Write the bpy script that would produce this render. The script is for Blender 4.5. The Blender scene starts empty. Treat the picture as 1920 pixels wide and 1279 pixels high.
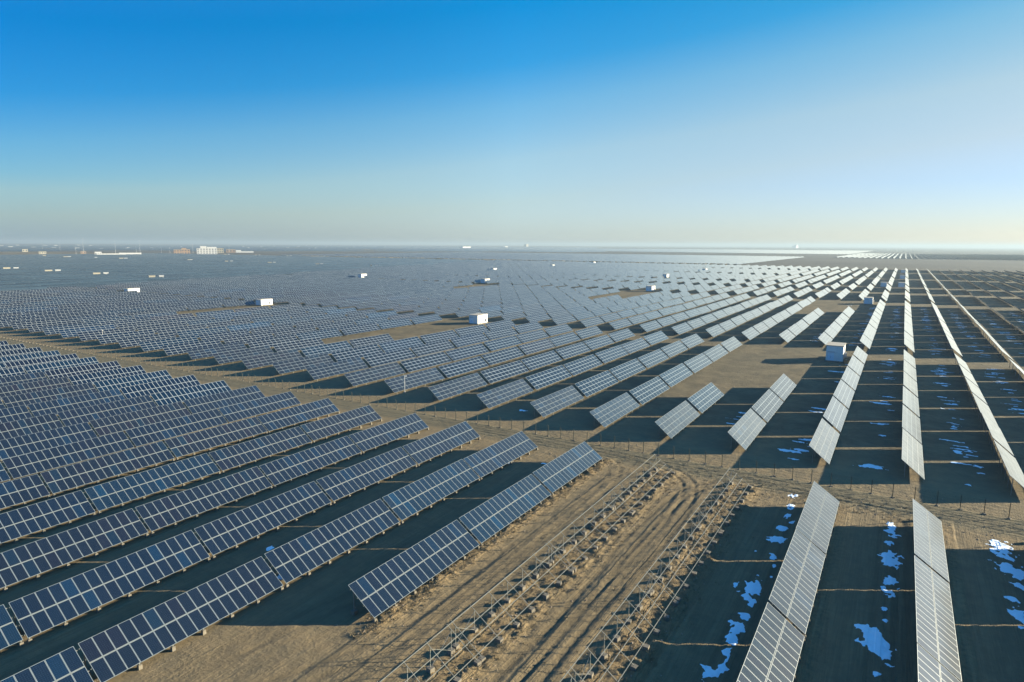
import bpy, math, random
import numpy as np
from mathutils import Matrix, Vector, noise

rng = random.Random(7)
R = math.radians
SC = bpy.context.scene
COL = SC.collection

# ---------------------------------------------------------------- camera
F_PX, PITCH, ROLL, YAW, CAM_H = 1196.61, R(8.615), R(0.288), R(31.367), 34.573
fw = Vector((-math.sin(YAW) * math.cos(PITCH), math.cos(YAW) * math.cos(PITCH), -math.sin(PITCH)))
rt = Vector((math.cos(YAW), math.sin(YAW), 0))
up = rt.cross(fw)
rt2 = math.cos(ROLL) * rt + math.sin(ROLL) * up
up2 = -math.sin(ROLL) * rt + math.cos(ROLL) * up
cam_d = bpy.data.cameras.new('camera')
cam_d.sensor_width = 36
cam_d.lens = F_PX / 1920 * 36
cam_d.clip_start, cam_d.clip_end = 0.5, 60000
cam = bpy.data.objects.new('camera', cam_d)
COL.objects.link(cam)
M3 = Matrix((rt2, up2, -fw)).transposed()
cam.matrix_world = Matrix.Translation((0, 0, CAM_H)) @ M3.to_4x4()
SC.camera = cam


def project(p):
    d = Vector(p) - Vector((0, 0, CAM_H))
    z = d.dot(fw)
    if z < 1:
        return None
    return (960 + F_PX * d.dot(rt2) / z, 639.5 - F_PX * d.dot(up2) / z)


def ray(u, v, z=0.0):
    """the point at height z seen at photo pixel u, v (used to read positions off the photograph)"""
    d = fw * F_PX + rt2 * (u - 960) - up2 * (v - 639.5)
    t = (z - CAM_H) / d.z
    return Vector((0, 0, CAM_H)) + d * t


# ---------------------------------------------------------------- sun, sky, exposure
SUN_EL, SUN_AZ = R(13.1), R(48.7)          # azimuth from +Y towards +X
sun_dir = Vector((math.cos(SUN_EL) * math.sin(SUN_AZ), math.cos(SUN_EL) * math.cos(SUN_AZ), math.sin(SUN_EL)))
sd = bpy.data.lights.new('sun', 'SUN')
sd.energy, sd.angle, sd.color = 5.0, R(0.5), (1.0, 0.895, 0.66)
sun = bpy.data.objects.new('sun', sd)
COL.objects.link(sun)
sun.rotation_euler = (-sun_dir).to_track_quat('-Z', 'Y').to_euler()
SC.view_settings.view_transform = 'Standard'
SC.view_settings.look = 'None'
SC.view_settings.gamma = 1
SC.view_settings.exposure = 1.75

W = bpy.data.worlds.new('World')
SC.world = W
W.use_nodes = True
nt = W.node_tree
nt.nodes.clear()
out = nt.nodes.new('ShaderNodeOutputWorld')
bg = nt.nodes.new('ShaderNodeBackground')
sky = nt.nodes.new('ShaderNodeTexSky')
sky.sky_type = 'NISHITA'
sky.sun_disc = False
sky.sun_elevation, sky.sun_rotation = SUN_EL, SUN_AZ
sky.altitude, sky.air_density, sky.dust_density, sky.ozone_density = 0, 1.0, 0.25, 3.0
bg.inputs['Strength'].default_value = 0.061
# sky above the haze tinted by height: more saturated than the model sky away from the horizon
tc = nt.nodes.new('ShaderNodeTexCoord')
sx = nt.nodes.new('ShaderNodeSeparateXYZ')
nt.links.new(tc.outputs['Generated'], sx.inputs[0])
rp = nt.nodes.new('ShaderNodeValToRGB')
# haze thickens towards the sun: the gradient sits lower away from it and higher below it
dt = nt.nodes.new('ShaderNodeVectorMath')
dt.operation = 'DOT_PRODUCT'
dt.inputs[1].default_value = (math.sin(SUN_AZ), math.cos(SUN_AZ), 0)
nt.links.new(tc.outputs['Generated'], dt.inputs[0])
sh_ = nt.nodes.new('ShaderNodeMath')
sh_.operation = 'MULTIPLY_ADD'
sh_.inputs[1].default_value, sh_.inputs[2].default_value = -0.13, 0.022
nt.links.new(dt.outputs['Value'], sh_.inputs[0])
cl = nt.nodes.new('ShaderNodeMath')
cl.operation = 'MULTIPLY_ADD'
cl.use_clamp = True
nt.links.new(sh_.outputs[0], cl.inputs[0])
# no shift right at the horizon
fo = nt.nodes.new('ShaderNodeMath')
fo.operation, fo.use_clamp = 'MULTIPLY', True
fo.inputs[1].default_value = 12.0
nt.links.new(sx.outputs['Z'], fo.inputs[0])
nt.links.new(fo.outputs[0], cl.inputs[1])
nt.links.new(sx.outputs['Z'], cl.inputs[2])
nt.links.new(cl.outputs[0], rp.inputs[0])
rp2 = nt.nodes.new('ShaderNodeValToRGB')
AZ_STOPS = [(0.0, (0.48, 0.58, 0.73)), (0.27, (0.53, 0.63, 0.75)), (0.585, (1, 1, 1)), (0.87, (1.0, 0.83, 0.69)), (1.0, (0.6, 0.6, 0.6))]
while len(rp2.color_ramp.elements) < len(AZ_STOPS):
    rp2.color_ramp.elements.new(0.5)
for e, (p, c) in zip(rp2.color_ramp.elements, AZ_STOPS):
    e.position = p
    e.color = (*c, 1)
hf = nt.nodes.new('ShaderNodeMath')
hf.operation = 'MULTIPLY_ADD'
hf.inputs[1].default_value = hf.inputs[2].default_value = 0.5
nt.links.new(dt.outputs['Value'], hf.inputs[0])
nt.links.new(hf.outputs[0], rp2.inputs[0])
SKY_STOPS = [(0.0, (0.60, 0.77, 1.22)), (0.063, (0.84, 0.85, 0.96)), (0.126, (0.93, 0.96, 0.96)), (0.2, (0.58, 0.95, 1.05)), (0.256, (0.15, 0.83, 1.12)), (0.333, (0.005, 0.80, 1.18)), (0.6, (0.42, 1.32, 1.8)), (1.0, (0.52, 1.42, 1.95))]  # highest stops, out of view, brightened to add skylight on shade and snow
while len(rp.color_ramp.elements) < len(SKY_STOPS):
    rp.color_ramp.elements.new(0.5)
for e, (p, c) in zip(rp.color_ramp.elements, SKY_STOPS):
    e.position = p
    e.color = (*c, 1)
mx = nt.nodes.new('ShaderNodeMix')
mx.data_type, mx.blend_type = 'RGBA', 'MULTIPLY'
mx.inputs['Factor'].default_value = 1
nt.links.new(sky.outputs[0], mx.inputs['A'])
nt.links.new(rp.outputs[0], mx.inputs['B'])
mx2 = nt.nodes.new('ShaderNodeMix')
mx2.data_type, mx2.blend_type = 'RGBA', 'MULTIPLY'
mx2.inputs['Factor'].default_value = 1
nt.links.new(mx.outputs['Result'], mx2.inputs['A'])
nt.links.new(rp2.outputs[0], mx2.inputs['B'])
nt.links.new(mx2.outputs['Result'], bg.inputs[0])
nt.links.new(bg.outputs[0], out.inputs[0])


# ---------------------------------------------------------------- materials
class NB:
    def __init__(s, name):
        s.m = bpy.data.materials.new(name)
        s.m.use_nodes = True
        s.t = s.m.node_tree
        s.t.nodes.clear()
        s.out = s.t.nodes.new('ShaderNodeOutputMaterial')

    def n(s, typ, **kw):
        nd = s.t.nodes.new('ShaderNode' + typ)
        for k, v in kw.items():
            if k.startswith('i_'):
                k2 = k[2:]
                k2 = int(k2) if k2.isdigit() else k2.replace('_', ' ')
                if isinstance(v, bpy.types.NodeSocket):
                    s.t.links.new(v, nd.inputs[k2])
                else:
                    nd.inputs[k2].default_value = v
            else:
                setattr(nd, k, v)
        return nd

    def math(s, op, a, b=0.0, c=0.0):
        return s.n('Math', operation=op, i_0=a, i_1=b, i_2=c).outputs[0]

    def mix(s, f, a, b):
        nd = s.n('Mix', data_type='RGBA')
        for k, v in (('Factor', f), ('A', a), ('B', b)):
            if isinstance(v, bpy.types.NodeSocket):
                s.t.links.new(v, nd.inputs[k])
            else:
                nd.inputs[k].default_value = (*v, 1) if isinstance(v, tuple) else v
        return nd.outputs['Result']

    def ramp(s, f, stops):
        nd = s.n('ValToRGB', i_0=f)
        el = nd.color_ramp.elements
        while len(el) < len(stops):
            el.new(0.5)
        for e, (p, c) in zip(el, stops):
            e.position = p
            e.color = (c, c, c, 1) if isinstance(c, (int, float)) else (*c, 1)
        return nd.outputs[0]

    def noise(s, vec, scale, detail=4, rough=0.55):
        return s.n('TexNoise', i_Vector=vec, i_Scale=scale, i_Detail=detail, i_Roughness=rough).outputs[0]

    def surf(s, sh):
        s.t.links.new(sh, s.out.inputs[0])
        return s.m


def plain(name, col, rough=0.6, metal=0.0, var=0.12, scale=3.0):
    b = NB(name)
    g = b.n('NewGeometry').outputs['Position']
    f = b.noise(g, scale, 5)
    f = b.ramp(f, [(0.3, 0.0), (0.7, 1.0)])
    c = b.mix(f, tuple(x * (1 - var) for x in col), tuple(min(1, x * (1 + var)) for x in col))
    p = b.n('BsdfPrincipled', i_Base_Color=c, i_Roughness=rough, i_Metallic=metal)
    return b.surf(p.outputs[0])


M = {}
M['alu'] = plain('aluminium_frame', (0.165, 0.192, 0.205), 0.5, 0.1, 0.05)
M['steel'] = plain('galvanised_steel', (0.19, 0.19, 0.165), 0.6, 0.2, 0.15)
M['concrete'] = plain('concrete', (0.145, 0.125, 0.095), 0.9, 0, 0.25, 6)
M['white'] = plain('white_paint', (0.66, 0.65, 0.62), 0.55, 0, 0.05, 1)
M['cream'] = plain('cream_wall', (0.42, 0.375, 0.28), 0.7, 0, 0.06, 1)
M['orange'] = plain('orange_wall', (0.36, 0.235, 0.15), 0.8, 0, 0.1, 0.2)
M['roof'] = plain('cabin_roof', (0.40, 0.35, 0.27), 0.8, 0, 0.12, 2)
M['grey'] = plain('grey_metal', (0.22, 0.25, 0.28), 0.5, 0, 0.1)
M['door'] = plain('door_paint', (0.62, 0.68, 0.74), 0.5, 0, 0.05)
M['dark'] = plain('dark_opening', (0.03, 0.035, 0.04), 0.4)
M['fence'] = plain('green_fence_paint', (0.006, 0.016, 0.012), 0.5, 0, 0.2)
M['snow'] = plain('snow', (0.80, 0.88, 0.92), 0.7, 0, 0.04, 2)
M['stone'] = plain('pale_stone', (0.26, 0.20, 0.14), 0.95, 0, 0.3, 4)
M['scrub'] = plain('dry_scrub', (0.20, 0.15, 0.08), 0.95, 0, 0.4, 1.5)
M['faded'] = plain('faded_white', (0.42, 0.42, 0.41), 0.8, 0, 0.1, 0.1)
M['window'] = plain('window_glass', (0.08, 0.10, 0.13), 0.15)


def glass_mat(name, grid):
    """photovoltaic glass: tinted silicon cells under a reflective, dusty sheet; grid = module lines drawn by uv"""
    b = NB(name)
    oi = b.n('ObjectInfo')
    uv = b.n('UVMap', uv_map='UVMap').outputs[0]
    s = b.n('SeparateXYZ', i_0=uv)
    u, v = s.outputs[0], s.outputs[1]
    tint = oi.outputs['Color']
    if grid == 'plain':
        pv_ = b.n('NewGeometry').outputs['Position']
        vs_ = b.n('VectorMath', operation='MULTIPLY', i_0=pv_)
        vs_.inputs[1].default_value = (0.12, 0.012, 0.0)
        wv = b.ramp(b.noise(vs_.outputs[0], 1.0, 4, 0.6), [(0.35, 0.7), (0.65, 1.5)])
        fv = b.math('FRACT', v)
        line = b.math('MULTIPLY', b.math('GREATER_THAN', b.math('ABSOLUTE', b.math('SUBTRACT', fv, 0.5)), 0.45), 0.6)
        ml = b.n('Mix', data_type='RGBA', blend_type='MULTIPLY')
        ml.inputs['Factor'].default_value = 1
        b.t.links.new(tint, ml.inputs['A'])
        b.t.links.new(wv, ml.inputs['B'])
        cell = ml.outputs['Result']
    elif grid:
        wn = b.n('TexWhiteNoise', noise_dimensions='3D',
                 i_Vector=b.n('CombineXYZ', i_0=b.math('FLOOR', u), i_1=b.math('FLOOR', v), i_2=oi.outputs['Random']).outputs[0])
        hs = wn.outputs['Value']
        dif = b.ramp(hs, [(0.0, (0.75, 0.8, 0.85)), (0.7, (1.0, 1.0, 1.0)), (0.85, (1.1, 1.15, 1.25)), (0.97, (1.25, 0.98, 0.92))])
        nd = b.n('Mix', data_type='RGBA', blend_type='MULTIPLY')
        nd.inputs['Factor'].default_value = 1
        b.t.links.new(tint, nd.inputs['A'])
        b.t.links.new(dif, nd.inputs['B'])
        cell = nd.outputs['Result']
        fu, fv = b.math('FRACT', u), b.math('FRACT', v)
        au = b.math('ABSOLUTE', b.math('SUBTRACT', fu, 0.5))
        av = b.math('ABSOLUTE', b.math('SUBTRACT', fv, 0.5))
        lu = b.math('GREATER_THAN', au, grid[0])
        lv = b.math('GREATER_THAN', av, grid[1])
        line = b.math('MAXIMUM', lu, lv)
    else:
        # 6 x 12 cells with thin pale joints and a white back sheet margin
        fu, fv = b.math('FRACT', b.math('MULTIPLY', u, 6)), b.math('FRACT', b.math('MULTIPLY', v, 12))
        au = b.math('ABSOLUTE', b.math('SUBTRACT', fu, 0.5))
        av = b.math('ABSOLUTE', b.math('SUBTRACT', fv, 0.5))
        line = b.math('MULTIPLY', b.math('MAXIMUM', b.math('GREATER_THAN', au, 0.482), b.math('GREATER_THAN', av, 0.482)), 0.28)
        cell = tint
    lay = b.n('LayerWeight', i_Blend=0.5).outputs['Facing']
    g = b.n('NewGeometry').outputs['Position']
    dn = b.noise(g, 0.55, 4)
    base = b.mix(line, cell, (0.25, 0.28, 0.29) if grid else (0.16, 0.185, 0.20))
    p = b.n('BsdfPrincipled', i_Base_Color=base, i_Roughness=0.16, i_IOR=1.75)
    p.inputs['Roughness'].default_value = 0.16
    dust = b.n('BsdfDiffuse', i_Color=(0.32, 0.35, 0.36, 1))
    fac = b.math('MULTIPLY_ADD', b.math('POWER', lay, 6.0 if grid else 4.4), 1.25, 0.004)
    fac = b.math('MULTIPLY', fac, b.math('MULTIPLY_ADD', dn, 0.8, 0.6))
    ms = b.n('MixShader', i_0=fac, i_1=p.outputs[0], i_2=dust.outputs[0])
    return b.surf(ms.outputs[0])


M['glass'] = glass_mat('solar_glass', None)
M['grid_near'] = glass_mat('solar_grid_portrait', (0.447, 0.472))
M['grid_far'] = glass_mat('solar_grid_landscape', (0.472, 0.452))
M['film'] = glass_mat('dark_film', 'plain')
M['back'] = plain('panel_back', (0.18, 0.19, 0.20), 0.6, 0, 0.1)


def ground_mat():
    b = NB('desert_ground')
    pos = b.n('NewGeometry').outputs['Position']
    s = b.n('SeparateXYZ', i_0=pos)
    X, Y = s.outputs[0], s.outputs[1]
    big = b.noise(pos, 0.035, 5)
    mid = b.noise(pos, 0.5, 6, 0.65)
    fine = b.noise(pos, 4.0, 6, 0.7)
    c = b.mix(b.ramp(big, [(0.35, 0.0), (0.65, 1.0)]), (0.195, 0.148, 0.084), (0.158, 0.127, 0.077))
    c = b.mix(b.ramp(mid, [(0.35, 0.0), (0.68, 0.85)]), c, (0.245, 0.178, 0.096))
    c = b.mix(b.ramp(fine, [(0.55, 0.0), (0.8, 0.55)]), c, (0.085, 0.066, 0.042))
    # wheel tracks along the rows
    vr = b.n('CombineXYZ', i_0=b.math('MULTIPLY', X, 1.6), i_1=b.math('MULTIPLY', Y, 0.035), i_2=0.0).outputs[0]
    tr = b.ramp(b.noise(vr, 1.0, 5, 0.7), [(0.42, 0.0), (0.5, 0.75), (0.55, 0.0), (0.62, 0.5), (0.7, 0.0)])
    near = b.ramp(b.math('MULTIPLY', Y, 0.01), [(0.92, 1.0), (0.95, 0.0)])
    c = b.mix(b.math('MULTIPLY', b.math('MULTIPLY', tr, near), 0.6), c, (0.12, 0.095, 0.06))
    # gravel of the service track along the fence
    vx = b.n('CombineXYZ', i_0=b.math('MULTIPLY', X, 0.03), i_1=b.math('MULTIPLY', Y, 1.4), i_2=1.0).outputs[0]
    st = b.ramp(b.noise(vx, 1.0, 5, 0.7), [(0.35, 0.0), (0.62, 1.0)])
    road = b.ramp(b.math('MULTIPLY', Y, 0.01), [(0.925, 0.0), (0.945, 1.0), (1.06, 1.0), (1.09, 0.0)])
    rc = b.mix(st, (0.112, 0.095, 0.057), (0.188, 0.157, 0.093))
    c = b.mix(b.math('MULTIPLY', road, 0.85), c, rc)
    mid_y = b.ramp(b.math('MULTIPLY', Y, 0.005), [(0.53, 0.0), (0.62, 1.0)])
    oc = b.mix(b.ramp(mid, [(0.35, 0.0), (0.68, 1.0)]), (0.125, 0.103, 0.062), (0.180, 0.143, 0.082))
    oc = b.mix(b.ramp(big, [(0.35, 0.0), (0.65, 0.6)]), oc, (0.205, 0.152, 0.082))
    patch = b.noise(pos, 0.16, 6, 0.62)
    oc = b.mix(b.ramp(patch, [(0.42, 0.0), (0.6, 0.75)]), oc, (0.095, 0.080, 0.050))
    sw = b.n('TexNoise', i_Vector=pos, i_Scale=0.07, i_Detail=2.0, i_Distortion=2.5).outputs[0]
    oc = b.mix(b.ramp(sw, [(0.46, 0.0), (0.49, 0.5), (0.52, 0.0), (0.58, 0.0), (0.6, 0.4), (0.62, 0.0)]), oc, (0.085, 0.07, 0.045))
    c = b.mix(mid_y, c, oc)
    ta = b.n('Attribute', attribute_name='track').outputs['Fac']
    c = b.mix(b.math('MULTIPLY', ta, 0.5), c, (0.085, 0.066, 0.04))
    # beyond the plant: grey gobi gravel
    far = b.ramp(b.math('MULTIPLY', Y, 0.0005), [(0.52, 0.0), (0.6, 1.0)])
    fgc = b.mix(b.ramp(b.noise(pos, 0.004, 4), [(0.35, 0.0), (0.65, 1.0)]), (0.075, 0.072, 0.062), (0.10, 0.092, 0.075))
    c = b.mix(far, c, fgc)
    clod = b.noise(pos, 1.7, 3, 0.6)
    bh = b.math('ADD', b.math('MULTIPLY', mid, 0.42), b.math('MULTIPLY', fine, 0.11))
    bh = b.math('ADD', bh, b.math('MULTIPLY', clod, 0.16))
    bh = b.math('ADD', bh, b.math('MULTIPLY', b.math('MULTIPLY', tr, near), -0.10))
    bh = b.math('ADD', bh, b.math('MULTIPLY', b.math('MULTIPLY', st, road), 0.10))
    ch = b.n('Attribute', attribute_name='churn').outputs['Fac']
    c = b.mix(b.math('MULTIPLY', ch, b.ramp(clod, [(0.4, 0.0), (0.6, 0.8)])), c, (0.29, 0.202, 0.104))
    bh = b.math('MULTIPLY', bh, b.math('MULTIPLY_ADD', ch, 1.0, 0.5))
    bump = b.n('Bump', i_Strength=0.9, i_Distance=1.0, i_Height=bh)
    p = b.n('BsdfPrincipled', i_Base_Color=c, i_Roughness=0.95, i_Normal=bump.outputs[0])
    p.inputs['Specular IOR Level'].default_value = 0.15
    return b.surf(p.outputs[0])


M['ground'] = ground_mat()


# ---------------------------------------------------------------- mesh helpers
class MB:
    def __init__(s):
        s.v, s.f, s.mi, s.uv = [], [], [], []

    def quad(s, a, b, c, d, mi=0, uv=None):
        i = len(s.v)
        s.v += [tuple(a), tuple(b), tuple(c), tuple(d)]
        s.f.append((i, i + 1, i + 2, i + 3))
        s.mi.append(mi)
        s.uv += uv or [(0, 0)] * 4

    def tri(s, a, b, c, mi=0):
        i = len(s.v)
        s.v += [tuple(a), tuple(b), tuple(c)]
        s.f.append((i, i + 1, i + 2))
        s.mi.append(mi)
        s.uv += [(0, 0)] * 3

    def frame_box(s, o, ax, ay, az, mi=0, top_mi=None, top_uv=None):
        """box from corner o along three edge vectors"""
        o, ax, ay, az = Vector(o), Vector(ax), Vector(ay), Vector(az)
        p = [o, o + ax, o + ax + ay, o + ay]
        q = [x + az for x in p]
        s.quad(q[0], q[1], q[2], q[3], mi if top_mi is None else top_mi, top_uv)
        s.quad(p[3], p[2], p[1], p[0], mi)
        for k in range(4):
            l = (k + 1) % 4
            s.quad(p[k], p[l], q[l], q[k], mi)

    def box(s, c, sx, sy, sz, mi=0):
        s.frame_box((c[0] - sx / 2, c[1] - sy / 2, c[2] - sz / 2), (sx, 0, 0), (0, sy, 0), (0, 0, sz), mi)

    def taper(s, c, a, b, h, mi=0):
        """truncated pyramid block standing on c"""
        x, y, z = c
        p = [Vector((x + i * a / 2, y + j * a / 2, z)) for i, j in ((-1, -1), (1, -1), (1, 1), (-1, 1))]
        q = [Vector((x + i * b / 2, y + j * b / 2, z + h)) for i, j in ((-1, -1), (1, -1), (1, 1), (-1, 1))]
        s.quad(*q, mi)
        s.quad(p[3], p[2], p[1], p[0], mi)
        for k in range(4):
            l = (k + 1) % 4
            s.quad(p[k], p[l], q[l], q[k], mi)

    def bar(s, a, b, w, h=None, mi=0):
        a, b = Vector(a), Vector(b)
        d = (b - a).normalized()
        side = d.cross(Vector((0, 0, 1)))
        if side.length < 0.01:
            side = Vector((1, 0, 0))
        side.normalize()
        u = side.cross(d).normalized()
        h = h or w
        s.frame_box(a - side * w / 2 - u * h / 2, side * w, b - a, u * h, mi)

    def cyl(s, a, b, r, n=8, mi=0, r2=None):
        a, b = Vector(a), Vector(b)
        d = (b - a).normalized()
        side = d.cross(Vector((0, 0, 1)))
        if side.length < 0.01:
            side = Vector((1, 0, 0))
        side.normalize()
        u = side.cross(d)
        r2 = r if r2 is None else r2
        pa = [a + (side * math.cos(t) + u * math.sin(t)) * r for t in [2 * math.pi * k / n for k in range(n)]]
        pb = [b + (side * math.cos(t) + u * math.sin(t)) * r2 for t in [2 * math.pi * k / n for k in range(n)]]
        for k in range(n):
            l = (k + 1) % n
            s.quad(pa[l], pa[k], pb[k], pb[l], mi)
        for k in range(1, n - 1):
            s.tri(pb[0], pb[k + 1], pb[k], mi)

    def mesh(s, name, mats):
        me = bpy.data.meshes.new(name)
        me.from_pydata(s.v, [], s.f)
        for m in mats:
            me.materials.append(m)
        me.polygons.foreach_set('material_index', s.mi)
        lay = me.uv_layers.new(name='UVMap')
        lay.data.foreach_set('uv', np.array(s.uv, dtype=np.float32).ravel())
        me.update()
        return me


def tag(o, label=None, cat=None, group=None, kind=None):
    if label:
        o['label'] = label
    if cat:
        o['category'] = cat
    if group:
        o['group'] = group
    if kind:
        o['kind'] = kind
    return o


def link(name, me, parent=None, loc=None):
    o = bpy.data.objects.new(name, me)
    COL.objects.link(o)
    if parent:
        o.parent = parent
    if loc:
        o.location = loc
    return o


def empty(name, loc, rot=(0, 0, 0)):
    o = bpy.data.objects.new(name, None)
    o.empty_display_size = 0.5
    COL.objects.link(o)
    o.location, o.rotation_euler = loc, rot
    return o


ORD = 'zeroth first second third fourth fifth sixth seventh eighth ninth tenth eleventh twelfth thirteenth fourteenth fifteenth sixteenth seventeenth eighteenth nineteenth'.split()


def ordinal(n):
    if n < 20:
        return ORD[n]
    tens = ['', '', 'twent', 'thirt', 'fort', 'fift', 'sixt', 'sevent', 'eight', 'ninet']
    return tens[n // 10] + ('ieth' if n % 10 == 0 else 'y-' + ORD[n % 10])


# ---------------------------------------------------------------- terrain
FENCE_Y = 99.6
NEAR_PITCH = 11.5
near_x = [-38.9, -50.65, -62.3, -73.8, -85.3, -96.7, -107.9, -119.2, -130.5, -142.0, -153.5, -165.1, -176.8, -188.3, -199.0, -209.6, -220.9, -232.2, -244.0, -255.5, -267.0]
rack_x = [-27.5, -16.2]
right_x = [-4.78, 6.62, 18.0, 29.4]
bermed = [-38.9, -27.5, -16.2]


# wheel tracks: pairs of polylines pressed into the soil, some swinging out onto the fence track
TRACKS = [([(-34.4, 20), (-34.2, 45), (-34.8, 65), (-34.3, 82), (-33.0, 89), (-29.5, 94), (-22, 96.5), (-8, 97.3), (12, 98), (30, 98)], .06),
          ([(-33.6, 20), (-33.4, 50), (-33.9, 75), (-35.5, 88), (-40, 94), (-50, 95.8), (-75, 95.5)], .05),
          ([(-24.6, 36), (-24.2, 50), (-24.9, 66), (-24.4, 80), (-23.2, 88), (-18, 93.6), (-8, 95.2), (8, 95.6), (30, 95.3)], .10),
          ([(-22.6, 36), (-22.9, 52), (-22.2, 70), (-23.0, 84), (-26, 92), (-34, 96), (-50, 97), (-75, 97)], .10),
          ([(-21.4, 40), (-21.8, 60), (-21.2, 76), (-21.6, 88), (-20.4, 94)], .06),
          ([(-25.6, 45), (-25.9, 60), (-25.4, 78), (-26.2, 90)], .05),
          ([(-10.6, 40), (-10.2, 60), (-10.6, 80), (-9.8, 90), (-7, 95), (-1, 96.8), (14, 97.2), (30, 96.8)], .06),
          ([(0.8, 50), (1.1, 70), (0.9, 84), (1.5, 90), (4.5, 95), (12, 96.4), (30, 96)], .07),
          ([(2.2, 50), (1.9, 72), (2.3, 86), (0.5, 92), (-6, 95.8), (-20, 97.6), (-45, 98), (-75, 97.8)], .05),
          ([(-75, 94.2), (-50, 94.8), (-30, 96.0), (-12, 96.2), (6, 97), (30, 97.2)], .05),
          ([(12.4, 55), (12.2, 75), (12.6, 90), (14, 95), (20, 97)], .05),
          ([(-48.5, 22), (-45.2, 36), (-42.2, 52), (-41.5, 70), (-42.5, 88)], .05),
          ([(-44.0, 22), (-38.0, 33), (-35.4, 42), (-35.6, 60)], .07), ([(-41.5, 22), (-35.5, 34), (-31.8, 42)], .06)]
TRK_D = TRK_M = None


def build_tracks():
    global TRK_D, TRK_M
    gxs, gys = np.arange(-80, 35, 0.25), np.arange(18, 112, 0.25)
    XX, YY = np.meshgrid(gxs, gys)
    D, Mk = np.zeros_like(XX), np.zeros_like(XX)
    for pts, dep in TRACKS:
        P = []
        n = len(pts)
        for k in range(n - 1):
            p0, p1, p2, p3 = pts[max(0, k - 1)], pts[k], pts[k + 1], pts[min(n - 1, k + 2)]
            m = int(math.hypot(p2[0] - p1[0], p2[1] - p1[1]) / 0.3) + 2
            for q in range(m):
                t = q / m
                f = lambda a, b_, c, d: 0.5 * (2 * b_ + (c - a) * t + (2 * a - 5 * b_ + 4 * c - d) * t * t + (3 * b_ - a - 3 * c + d) * t ** 3)
                P.append((f(p0[0], p1[0], p2[0], p3[0]), f(p0[1], p1[1], p2[1], p3[1])))
        for side in (-0.85, 0.85):
            dm = np.full(XX.shape, 9.0)
            for k in range(len(P) - 1):
                (x1, y1), (x2, y2) = P[k], P[k + 1]
                l = math.hypot(x2 - x1, y2 - y1) or 1
                nx_, ny_ = -(y2 - y1) / l, (x2 - x1) / l
                wob = 0.18 * noise.noise(Vector((x1 * 0.12, y1 * 0.12, side * 5)))
                cx, cy = x1 + nx_ * (side + wob), y1 + ny_ * (side + wob)
                i0, j0 = int((cx + 80) / 0.25), int((cy - 18) / 0.25)
                a, b_, c, d = max(0, i0 - 6), min(XX.shape[1], i0 + 7), max(0, j0 - 6), min(XX.shape[0], j0 + 7)
                if a < b_ and c < d:
                    dm[c:d, a:b_] = np.minimum(dm[c:d, a:b_], np.hypot(XX[c:d, a:b_] - cx, YY[c:d, a:b_] - cy))
            D += -dep * np.exp(-(dm / 0.27) ** 2) + dep * 0.6 * np.exp(-((dm - 0.55) / 0.25) ** 2)
            Mk = np.maximum(Mk, np.exp(-(dm / 0.33) ** 2) * min(1, dep * 10))
    TRK_D, TRK_M = D, Mk


def vnoise(x, y, s):
    return noise.noise(Vector((x * s, y * s, 3.7)))


def smooth(a, b, x):
    t = max(0.0, min(1.0, (x - a) / (b - a)))
    return t * t * (3 - 2 * t)


def terrain(x, y):
    """height of the churned soil around the nearest rows; flat elsewhere"""
    w = smooth(-75, -66, x) * (1 - smooth(22, 30, x)) * smooth(22, 28, y) * (1 - smooth(104, 108, y))
    if w <= 0:
        return 0.0
    h = 0.07 * vnoise(x, y, 0.25) + 0.045 * vnoise(x, y, 1.1) + 0.02 * vnoise(x, y, 2.7)
    rowz = 1 - smooth(92.0, 95.5, y)
    for x0 in bermed:
        lo = smooth(36, 40, y) if x0 < -30 else 1
        d = x - x0
        b = math.exp(-((d - 0.2) / 0.75) ** 2)
        if x0 > -30:
            b = max(b, 0.9 * math.exp(-((d + 2.7) / 0.9) ** 2), 0.45 * math.exp(-((d + 1.3) / 1.2) ** 2))
        lump = 0.55 + 0.9 * vnoise(x, y, 0.9) + 0.6 * vnoise(x, y, 2.1)
        h += 0.34 * b * rowz * lo * max(0, lump)
    # ruts (see TRACKS)
    if TRK_D is not None:
        i = int((x + 80) / 0.25)
        j = int((y - 18) / 0.25)
        if 0 <= i < TRK_D.shape[1] and 0 <= j < TRK_D.shape[0]:
            h += 0.62 * float(TRK_D[j, i])
    return h * w


def axis(segments):
    o = [segments[0][0]]
    for a, b, n in segments:
        o += [a + (b - a) * (k + 1) / n for k in range(n)]
    return o


build_tracks()
gx = axis([(-26000, -2000, 12), (-2000, -200, 18), (-200, -75, 12), (-75, -46, 40), (-46, 8, 260), (8, 30, 44), (30, 200, 12), (200, 2000, 12), (2000, 16000, 10)])
gy = axis([(-300, 0, 4), (0, 22, 6), (22, 36, 28), (36, 96, 260), (96, 108, 40), (108, 1200, 40), (1200, 26000, 24)])
nx, ny = len(gx), len(gy)
vv = np.zeros((ny, nx, 3), dtype=np.float32)
vv[:, :, 0] = np.array(gx)[None, :]
vv[:, :, 1] = np.array(gy)[:, None]
for j, y in enumerate(gy):
    if 22 < y < 108:
        for i, x in enumerate(gx):
            if -75 < x < 30:
                vv[j, i, 2] = terrain(x, y)
idx = np.arange(nx * ny).reshape(ny, nx)
fq = np.stack([idx[:-1, :-1], idx[:-1, 1:], idx[1:, 1:], idx[1:, :-1]], -1).reshape(-1, 4)


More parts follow.
